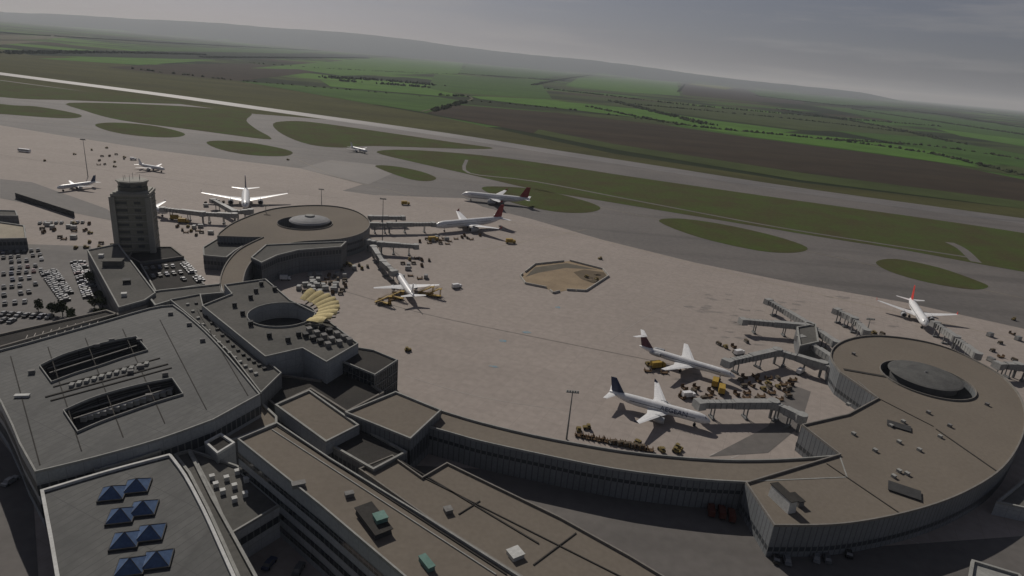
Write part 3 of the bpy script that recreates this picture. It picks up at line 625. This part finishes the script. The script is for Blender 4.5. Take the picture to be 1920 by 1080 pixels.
# ---------------- aircraft ----------------
winm=M('cabin_window_strip',(.22,.23,.25),(.12,.13,.15),rough=.4,coord='obj',scale=2.2,lo=.45,hi=.55)
def airliner(nose,tail,L,label,fin,z=None,ttail=False,wings=None,text=None,body=None,span=None,fk=1):
    z0=L*.085+ (0.6 if L<45 else 0);N_=G(*nose,z0);T_=G(*tail,z0);d=(N_-T_);c=(N_+T_)/2
    e=empty('airliner',(c.x,c.y,0.2),label,'airplane','parked airliners at the terminal',math.atan2(d.y,d.x))
    r=L*.047 if L>45 else (.052*L if not ttail else .04*L);zc=z0
    body=body or white
    mb=MB();rings=[]
    for xf,rf,zo in [(.5,.04,-.25),(.49,.3,-.2),(.47,.55,-.12),(.44,.8,-.04),(.39,.97,0),(.34,1,0),(.1,1,0),(-.2,1,0),(-.3,.9,.08),(-.38,.68,.25),(-.45,.4,.42),(-.495,.16,.55),(-.5,.05,.58)]:
        rings.append([(xf*L,math.cos(2*math.pi*i/14)*r*rf,zc+zo*r+math.sin(2*math.pi*i/14)*r*rf) for i in range(14)])
    mb.loft([q[::-1] for q in rings]);mb.make('fuselage',[body],e,sm=True)
    s=(span or L*.93)/2
    sw=.2*L
    for sg in(1,-1):
        def sec(y,xle,ch,z,th): 
            pr=[(0,0),(.25,.5),(.7,.35),(1,0),(.7,-.15),(.25,-.4)]
            return [(xle-ch*a,sg*y,z+b*th*ch) for a,b in pr]
        mb=MB();rs=[sec(r*.5,.12*L,.22*L,zc-r*.55,.12),sec(s*.36,.12*L-sw*.36,.125*L,zc-r*.45+s*.03,.11),sec(s,.12*L-sw*1.05,.045*L,zc-r*.3+s*.09,.09)]
        if sg>0: rs=[q[::-1] for q in rs]
        mb.loft(rs);mb.make('wing',[white],e)
        if not ttail and L>33:
            MB().loft([[(x,sg*s,q) for x,q in((.12*L-sw*1.08,zc-r*.3+s*.09),(.12*L-sw*1.3,zc-r*.3+s*.09))]+[(.12*L-sw*1.3,sg*(s+.3),zc-r*.3+s*.09+.035*L)],[(x,sg*s+.12,q) for x,q in((.12*L-sw*1.08,zc-r*.3+s*.09),(.12*L-sw*1.3,zc-r*.3+s*.09))]+[(.12*L-sw*1.3,sg*(s+.3)+.12,zc-r*.3+s*.09+.035*L)]]).make('winglet',[fin],e)
        zt_=zc+r*.35 if not ttail else zc+.145*L;xt=-.4*L if not ttail else -.43*L;s2=.17*L if not ttail else .12*L
        mb=MB();rs=[sec(r*.1,xt,.1*L if not ttail else .07*L,zt_,.1),sec(s2,xt-.08*L,.04*L,zt_+.01*L,.1)]
        if sg>0: rs=[q[::-1] for q in rs]
        mb.loft(rs);mb.make('tailplane',[white],e)
        re=.032*L if not ttail else .022*L
        if ttail: ex,ey,ez=-.3*L,r+re*1.1,zc+r*.3
        else: ex,ey,ez=.1*L-sw*.3,s*.34,zc-r*.75-re*.35
        rr=[]
        for xx,k in((.055,.86),(.05,1),(.02,1.04),(-.03,.9),(-.06,.55)):
            rr.append([(ex+xx*L,sg*ey+math.cos(2*math.pi*i/12)*re*k,ez+math.sin(2*math.pi*i/12)*re*k) for i in range(12)][::-1])
        mb=MB();mb.loft(rr);mb.cyl((ex+.0555*L,sg*ey,ez),re*.72,.01,'x',12,1);
        if not ttail: mb.box((ex-.01*L,sg*ey,ez+re*1.1),(.07*L,.3,re*.8))
        mb.make('engine',[bellyg,rubber],e)
    mb=MB();ft=(.19*L if not ttail else .145*L)*fk
    def fs(z,x,c,t):return [(x,0,z),(x-c*.4,t,z),(x-c,0,z),(x-c*.4,-t,z)]
    mb.loft([fs(zc+r*.6,-.30*L,.17*L,.012*L),fs(zc+r*1.05,-.355*L,.125*L,.01*L),fs(zc+ft,-.445*L,.06*L,.005*L)]);mb.make('tail_fin',[fin],e)
    mb=MB();mb.loft([[(.452*L,y,zc+r*.33) for y in(-r*.55,r*.55)]+[(.44*L,y,zc+r*.62) for y in(r*.42,-r*.42)],[(.462*L,y,zc+r*.36) for y in(-r*.5,r*.5)]+[(.448*L,y,zc+r*.66) for y in(r*.38,-r*.38)]]);mb.make('cockpit_window',[glass],e)
    for sg in(1,-1):
        MB().box((.04*L,sg*r*.985,zc+r*.18),(.64*L,.06,.3)).make('cabin_windows',[winm],e)
    for x,y in((.36*L,0),(-.02*L,.07*L),(-.02*L,-.07*L)):
        mb=MB();mb.cyl((x,y,(zc-r)/2+.2),.18,max(zc-r*.8,.8),n=6);mb.cyl((x,y-.35,.55),.55,.35,'y',10,1);mb.cyl((x,y+.35,.55),.55,.35,'y',10,1);mb.make('landing_gear',[steel,rubber],e)
    if text:
        cu=bpy.data.curves.new('t','FONT');cu.body=text;cu.size=2.6;cu.extrude=.02;to=bpy.data.objects.new('t',cu);col.objects.link(to)
        me=bpy.data.meshes.new_from_object(to);bpy.data.objects.remove(to);me.materials.clear();me.materials.append(bluep)
        o=bpy.data.objects.new('airline_title',me);col.objects.link(o);o.parent=e;o.location=(.02*L,-r*1.03,zc-.1);o.rotation_euler=(math.radians(82),0,0)
    return e
airliner((868,364),(990,376),60,'white long airliner with red tail taxiing past grass island',redp)
airliner((806,424),(950,411),60,'white wide body airliner with red tail at a jet bridge',redp)
airliner((460,386),(461,356),60,'white twin engine wide body airliner facing the pier',bluep,span=61)
airliner((311,318),(258,309),30,'small white jet parked on the remote apron',white)
airliner((110,352),(178,343),30,'small white jet with dark tail on remote apron',bluep)
airliner((690,284),(656,276),32,'small white jet taxiing on the taxiway',white)
airliner((744,512),(777,562),37,'white airliner nose in to jet bridge by yellow stairs',white)
airliner((1365,702),(1210,656),42,'white rear engined airliner with red tail, backlit dimness in its colour',redd,ttail=True,span=33)
airliner((1318,786),(1155,742),37.5,'white airliner with dark blue tail at jet bridge',bluep,text='AEGEAN')
airliner((1744,620),(1700,555),44,'white airliner with red tail nose in to the round pier',redb,fk=1.15)
airliner((330,402),(225,378),38,'white airliner parked behind the control tower',white)
# ---------------- jet bridges ----------------
def jetbridge(pts,z=4.6,w=3.2,label='grey telescopic jet bridge on steel columns',cab=True):
    P_=GL(pts,z);e=empty('jet_bridge',(P_[0].x,P_[0].y,0),label,'jet bridge','jet bridges around the piers')
    for k,(a,b) in enumerate(zip(P_[:-1],P_[1:])):
        d=b-a;l=d.length;an=math.atan2(d.y,d.x)
        mb=MB();m1=a.lerp(b,.27);m2=a.lerp(b,.77)
        mb.box((m1.x,m1.y,z+1.5),(l*.54,w,2.9),0,(1,.96),an);mb.box((m2.x,m2.y,z+1.4),(l*.46,w*.8,2.5),0,(1,.96),an)
        nn=max(3,int(l/2.2))
        for i in range(nn):
            c=a.lerp(b,(i+.5)/nn);mb.box((c.x,c.y,z+1.45),(.14,w*1.03,2.98 if i/nn<.52 else 2.6),1,(1,1),an)
        mb.make('tunnel',[bridgem,steel],e,origin=e.location)
        n=Vector((-d.y,d.x,0)).normalized()
        for t in (.35,.8):
            c=a.lerp(b,t);mb=MB()
            for s in(-1,1): mb.box((c.x+n.x*s*1.2,c.y+n.y*s*1.2,z/2),(.4,.4,z))
            mb.box((c.x,c.y,.5),(1.2,3.4,.8),0,(1,1),an)
            mb.make('support_column',[steel],e,origin=e.location)
    for q in P_[:-1]: MB().cyl((q.x,q.y,z+1.5),w*.68,3.3,n=14).make('rotunda',[bridgem],e,origin=e.location);MB().cyl((q.x,q.y,z/2),.6,z,n=8).make('support_column',[steel],e,origin=e.location)
    if cab:
        q=P_[-1];d=P_[-1]-P_[-2];mb=MB().box((q.x,q.y,z+1.4),(3.4,4.4,3),0,(.85,.95),math.atan2(d.y,d.x)+.2);mb.cyl((q.x,q.y,z-.15),1.9,.3,n=12);mb.make('bridge_cab',[bridgem],e,origin=e.location)
for j in [[(1632,738),(1540,690),(1455,665),(1362,686)],[(1500,790),(1448,764),(1310,764)],[(1575,690),(1500,640)],[(1565,650),(1515,615),(1440,570)],[(1515,618),(1392,607)],
 [(1622,628),(1600,605),(1568,588)],[(1830,672),(1790,640),(1752,612)],[(1990,720),(1905,692),(1870,690)],
 [(688,425),(730,425),(812,424)],[(695,412),(755,412)],[(690,458),(715,462),(780,466)],[(700,470),(718,498),(738,516)],[(440,408),(380,405),(306,396)],[(470,400),(440,402),(400,380)]]: jetbridge(j)
bld('gate_stair_tower','grey gate stair block between jet bridges',[(1494,612),(1530,606),(1536,640),(1500,648)],8,wall=wallg,roof=roofg)
# ---------------- masts ----------------
def mast(b,h,label='tall slender floodlight mast with lamp cluster'):
    p=G(*b);e=empty('floodlight_mast',p,label,'light mast','apron floodlight masts')
    MB().cyl((0,0,h/2),.32,h,n=8,r2=.16).make('pole',[steel],e)
    mb=MB();mb.box((0,0,h),(4.2,.8,.25))
    for i in range(5): mb.box((-1.7+i*.85,-.3,h+.5),(.6,.5,.75),1,(.8,1))
    mb.make('lamp_head',[steel,rim],e)
for b,h in [((1062,824),18),((165,332),30),((717,452),28),((603,384),12),((500,430),16),((1620,640),12)]: mast(b,h)
# ---------------- vehicles ----------------
def tpl(name,parts,label,cat,group):
    mb,mats=parts[0][1:3]
    e=mb.make(name,mats);tag(e,label,cat,group)
    for nm,m2,mt in parts[1:]:
        m2.make(nm,mt,e)
    return e
def wheels(mb,xs,y,r=.4,mi=0):
    for x in xs:
        for s in(-1,1): mb.cyl((x,s*y,r),r,.28,'y',8,mi)
    return mb
def wl(xs,y,r): return [('wheel',MB().cyl((x,s*y,r),r,.28,'y',8),[rubber]) for x in xs for s in (-1,1)]
def carT(matn,c):
    m=M(matn,c,rough=.3,scale=1,coord='obj',spec=.6)
    b=MB();b.box((0,0,.62),(4.3,1.75,.6),0,(.97,.95));b.box((1.2,0,.97),(1.6,1.6,.16),0,(.85,.9));b.box((-.25,0,1.50),(1.5,1.3,.06),0)
    wheels(b,(-1.35,1.35),.8,.32,1)
    g=MB();g.box((-.25,0,1.2),(2.5,1.58,.55),0,(.64,.84))
    return tpl('parked_car',[('',b,[m,rubber]),('window',g,[glass])],'%s parked car in the airport car park'%matn.split('_')[0],'car','cars in the car park')
cars=[carT('white_car_paint',(.42,.42,.42)),carT('silver_car_paint',(.22,.23,.24)),carT('black_car_paint',(.02,.02,.022)),carT('red_car_paint',(.15,.03,.03)),carT('blue_car_paint',(.025,.04,.10)),carT('grey_car_paint',(.10,.105,.11))]
cw=[1,3,7,1,2,5]
rows=[((0,476),(78,470)),((0,485),(82,479)),((0,494),(85,487)),((0,506),(88,498)),((0,528),(78,520)),((0,541),(74,533)),((0,556),(62,548)),((0,572),(56,566)),((84,512),(124,566)),((98,508),(132,556)),((140,492),(166,560)),((152,492),(176,540)),((0,590),(100,596)),((268,506),(330,500)),((280,520),(345,512)),((345,495),(378,530)),((70,420),(160,418)),((300,532),(350,524)),((0,602),(60,606)),((0,516),(84,508))]
for k,(a,b) in enumerate(rows):
    z=4.8 if k in(13,14,15,17) else .2
    A=G(*a,z);B=G(*b,z);d=B-A;n=int(d.length/2.75);an=math.atan2(d.y,d.x)+math.pi/2
    for i in range(n):
        if R()<.14:continue
        c=A.lerp(B,(i+.5)/n);copytree(random.choices(cars,cw)[0],(c.x,c.y,z),an+(math.pi if R()<.5 else 0)+random.uniform(-.04,.04))
for x,y in [(1455,1050),(1475,1052),(1530,1048),(1550,1050),(1590,1040),(560,1070),(20,905),(505,1060)]:
    copytree(random.choices(cars,cw)[0],G(x,y,.2),1.2+R()*.3,1.0)
for t in cars:rem(t)
g1='ground service vehicles on the apron'
b=MB();b.box((0,0,.55),(3,1.5,.14));b.box((0,0,1.05),(2.6,1.3,.85),1,(.95,.9));b.box((1.8,0,.5),(1.0,.08,.08));wheels(b,(-1,1),.65,.25,2)
cart=tpl('baggage_cart',[('',b,[steel,brown,rubber])],'small loaded baggage cart on the apron','baggage cart',g1)
b=MB();b.box((0,0,.45),(3.2,1.7,.16));b.box((1.35,0,1.0),(.1,1.6,1.1));b.box((-1.35,0,1.0),(.1,1.6,1.1));b.box((1.9,0,.4),(.9,.08,.08));wheels(b,(-1,1),.7,.25,1)
dolly=tpl('baggage_dolly',[('',b,[orng,rubber])],'empty rust orange baggage dolly','baggage dolly','rows of baggage dollies')
uldm=M('dull_aluminium',(.42,.42,.40),(.3,.3,.29),rough=.7,coord='obj',scale=.6,spec=.15)
b=MB();b.box((0,0,.3),(3.3,2.3,.3),1);b.box((0,0,1.25),(3.1,2.2,1.6),0,(1,.92));b.box((0,0,2.1),(3.0,1.9,.12),1)
uld=tpl('cargo_container',[('',b,[uldm,steel])],'pale aluminium cargo container on a low dolly','container','cargo containers stacked on apron')
def truck(nm,m,box,lab,cat):
    b=MB();b.box((-.9,0,2.0),(4.8,2.4,2.4),0,(.98,.98));b.box((0,0,.7),(7,2.1,.3),1);b.box((2.75,0,1.55),(1.7,2.3,1.7),0,(.8,.92),0,-.1)
    g=MB();g.box((3.35,0,1.95),(.5,2.05,.7),0,(.7,.95),0,-.18)
    return tpl(nm,[('',b,[m,rubber]),('windscreen',g,[glass])]+wl((-2.2,2.5),1.05,.5),lab,cat,g1)
yt=truck('service_truck',yel,0,'yellow airport service truck on the apron','truck')
wt=truck('catering_truck',white,0,'white catering truck beside an airliner','truck')
rt=truck('fire_truck',M('shaded_red_paint',(.12,.04,.03),rough=.7,coord='obj',spec=.1),0,'red truck by the pier, shadow put into its dark colour','truck')  # red darkened so the colour stands in for the pier shadow
b=MB();b.box((0,0,.7),(2.8,1.5,.7),0,(.95,.95));b.box((-.5,0,1.75),(1.2,1.3,.08));
for x in(-1,.05):
    for s in(-.58,.58): b.box((x,s,1.4),(.08,.08,.7))
b.box((-.6,0,1.15),(.6,1,.4),1);wheels(b,(-.9,.9),.7,.38,1)
tug=tpl('tow_tractor',[('',b,[M('dull_yellow_paint',(.22,.17,.07),rough=.8,coord='obj',spec=.08),rubber])],'small open tow tractor on the apron','tow tractor',g1)
b=MB();b.box((0,0,1.75),(11.5,2.6,2.5),0,(.98,.95));g=MB();g.box((0,0,2.05),(11.3,2.66,1.0),0,(1,.98))
bus=tpl('apron_bus',[('',b,[white]),('window',g,[glass])]+wl((-3.8,3.8),1.15,.5),'white apron passenger bus','bus',g1)
b=MB()
for i in range(12): b.box((-3+i*.5,0,.8+i*.3),(.6,1.6,.2))
b.box((3.2,0,4.2),(1.8,1.8,.2))
for s in(-.85,.85):
    b.beam((-3.2,s,1.5),(2.4,s,5.0),.12);b.beam((-3.2,s,.7),(2.6,s,4.0),.25);b.beam((3.9,s,4.2),(3.9,s,5.2),.1);b.beam((3.4,s,.7),(3.4,s,4.1),.22)
b.box((0,0,.7),(7.4,1.9,.4))
stairs=tpl('boarding_stairs',[('',b,[yel])]+wl((-2.5,2.8),.95,.45),'yellow mobile boarding stairs truck','boarding stairs',g1)
def put(t,x,y,a=None,s=1): 
    p=G(x,y,.2)
    copytree(t,p,R()*6.28 if a is None else a,s)
def scatter(n,box,ts,skew=0,base=.3):
    x0,y0,x1,y1=box
    placed=[]
    k=0
    while len(placed)<n and k<n*12:
        k+=1;x=x0+R()*(x1-x0);y=y0+R()*(y1-y0)+skew*(x-x0);p=G(x,y)
        if all((p-q).length>3.6 for q in placed):
            placed.append(p);put(random.choice(ts),x,y,random.choice([base,base+1.57])+random.uniform(-.2,.2))
scatter(34,(578,516,648,552),[uld,uld,cart,dolly])
scatter(8,(560,533,600,552),[uld,cart,dolly])
scatter(7,(752,484,806,500),[cart,dolly,tug]);scatter(7,(745,498,815,524),[cart,dolly,uld])
scatter(32,(1385,702,1488,728),[cart,dolly,tug,dolly,cart],.1);scatter(9,(1378,738,1480,752),[cart,dolly])
scatter(6,(1205,684,1245,700),[cart,dolly,tug]);scatter(10,(1275,722,1345,750),[dolly,cart,dolly],.1)
scatter(8,(705,560,740,574),[dolly,cart,tug]);scatter(12,(770,446,850,458),[cart,dolly,uld]);scatter(6,(850,440,905,450),[dolly,cart])
for i in range(14): put(dolly,1086+i*10,818+i*2.1,.15+random.uniform(-.2,.2));
for i in range(5): put(cart,1150+i*13,832+i*2.2,.3+random.uniform(-.3,.3))
for x,y in [(1085,808),(1100,804),(1195,832),(1240,846),(1272,842),(1268,848)]: put(tug,x,y)
scatter(16,(70,418,170,450),[cart,uld,dolly,tug]);scatter(10,(180,290,250,315),[cart,dolly,tug]);scatter(11,(330,425,400,442),[cart,dolly,tug,uld])
scatter(8,(120,455,230,470),[tug,cart,dolly]);scatter(8,(640,496,690,508),[uld,tug,cart]);scatter(5,(385,376,425,392),[uld,cart,tug]);scatter(5,(1340,640,1400,670),[dolly,cart,tug]);scatter(8,(1600,620,1660,660),[cart,dolly,tug]);scatter(8,(1840,620,1918,680),[cart,dolly,uld])
for x,y,a in [(1340,722,1.2),(1352,735,1.3),(957,456,.2),(760,384,.3),(345,418,.1),(330,412,.2),(812,452,.5),(1232,690,.4)]: put(yt,x,y,a,1.0)
for x,y,a in [(742,560,-.2),(798,552,-.1),(812,556,-.1),(718,570,-.15)]: put(stairs,x,y,a,1.1)
for x,y,a in [(1290,745,.3),(856,540,.6),(535,525,.2),(250,300,.2),(1500,700,.8),(1385,665,.5)]: put(wt,x,y,a,.8)
for x,y in [(46,285)]: put(bus,x,y,-.1)
for x,y in [(1332,962),(1352,966),(1370,972)]: put(rt,x,y,1.4,.75)
for x,y in [(84,302),(140,290),(172,282),(200,278),(1125,486),(540,300),(765,658),(610,480),(1100,520),(1118,525),(1900,600),(1546,660),(1620,700),(1690,690)]: put(tug,x,y)
for t in (cart,dolly,uld,yt,wt,rt,tug,bus,stairs): rem(t)
# ---------------- light / world / camera ----------------
AZ=math.radians(30);EL=math.radians(38)
Sd=Vector((-math.sin(AZ)*math.cos(EL),math.cos(AZ)*math.cos(EL),math.sin(EL)))
sl=bpy.data.lights.new('sun','SUN');sl.energy=2.9;sl.angle=math.radians(.5);sl.color=(1,.94,.86)
so=bpy.data.objects.new('sun',sl);col.objects.link(so);so.rotation_euler=Sd.to_track_quat('Z','Y').to_euler()
w=bpy.data.worlds.new('World');bpy.context.scene.world=w;w.use_nodes=True;nt=w.node_tree;N=nt.nodes;L=nt.links
sk=N.new('ShaderNodeTexSky');sk.sky_type='NISHITA';sk.sun_disc=False;sk.sun_elevation=EL;sk.sun_rotation=-AZ;sk.dust_density=1.2;sk.air_density=1.0
hs=N.new('ShaderNodeHueSaturation');hs.inputs['Saturation'].default_value=.42;hs.inputs['Value'].default_value=.50;L.new(sk.outputs[0],hs.inputs['Color'])
mx=N.new('ShaderNodeMix');mx.data_type='RGBA';mx.blend_type='MULTIPLY';mx.inputs[0].default_value=1;L.new(hs.outputs[0],mx.inputs[6]);mx.inputs[7].default_value=(.94,.96,1.16,1)
tc=N.new('ShaderNodeTexCoord');mp=N.new('ShaderNodeMapping');mp.inputs['Scale'].default_value=(2.0,2.0,24);mp.inputs['Rotation'].default_value=(0,.05,0);L.new(tc.outputs['Generated'],mp.inputs[0])
cn=N.new('ShaderNodeTexNoise');cn.inputs['Scale'].default_value=1.6;cn.inputs['Detail'].default_value=9;cn.inputs['Roughness'].default_value=.62;L.new(mp.outputs[0],cn.inputs['Vector'])
cr=N.new('ShaderNodeValToRGB');cr.color_ramp.elements[0].position=.52;cr.color_ramp.elements[1].position=.74;cr.color_ramp.elements[1].color=(.45,.45,.45,1);L.new(cn.outputs['Fac'],cr.inputs[0])
m2=N.new('ShaderNodeMix');m2.data_type='RGBA';L.new(cr.outputs[0],m2.inputs[0]);L.new(mx.outputs[2],m2.inputs[6]);m2.inputs[7].default_value=(6.4,6.1,6.0,1)
bg=N['Background'];bg.inputs[1].default_value=.05
L.new(m2.outputs[2],bg.inputs[0])
sc=bpy.context.scene;sc.view_settings.view_transform='Standard'
try: sc.view_settings.look='None'
except Exception: pass
cd=bpy.data.cameras.new('camera');cd.sensor_width=36;cd.lens=36*F/1920;cd.clip_end=200000;cd.clip_start=1
co=bpy.data.objects.new('camera',cd);col.objects.link(co)
Rv=Vector((1,0,0));Dv=Vector((0,-sp,-cp));Fv=Vector((0,cp,-sp))
X=Rv*cr_-Dv*sr;Y=-Rv*sr-Dv*cr_;Z=-Fv
m=Matrix((X,Y,Z)).transposed().to_4x4();m.translation=Vector((0,0,H));co.matrix_world=m
sc.camera=co
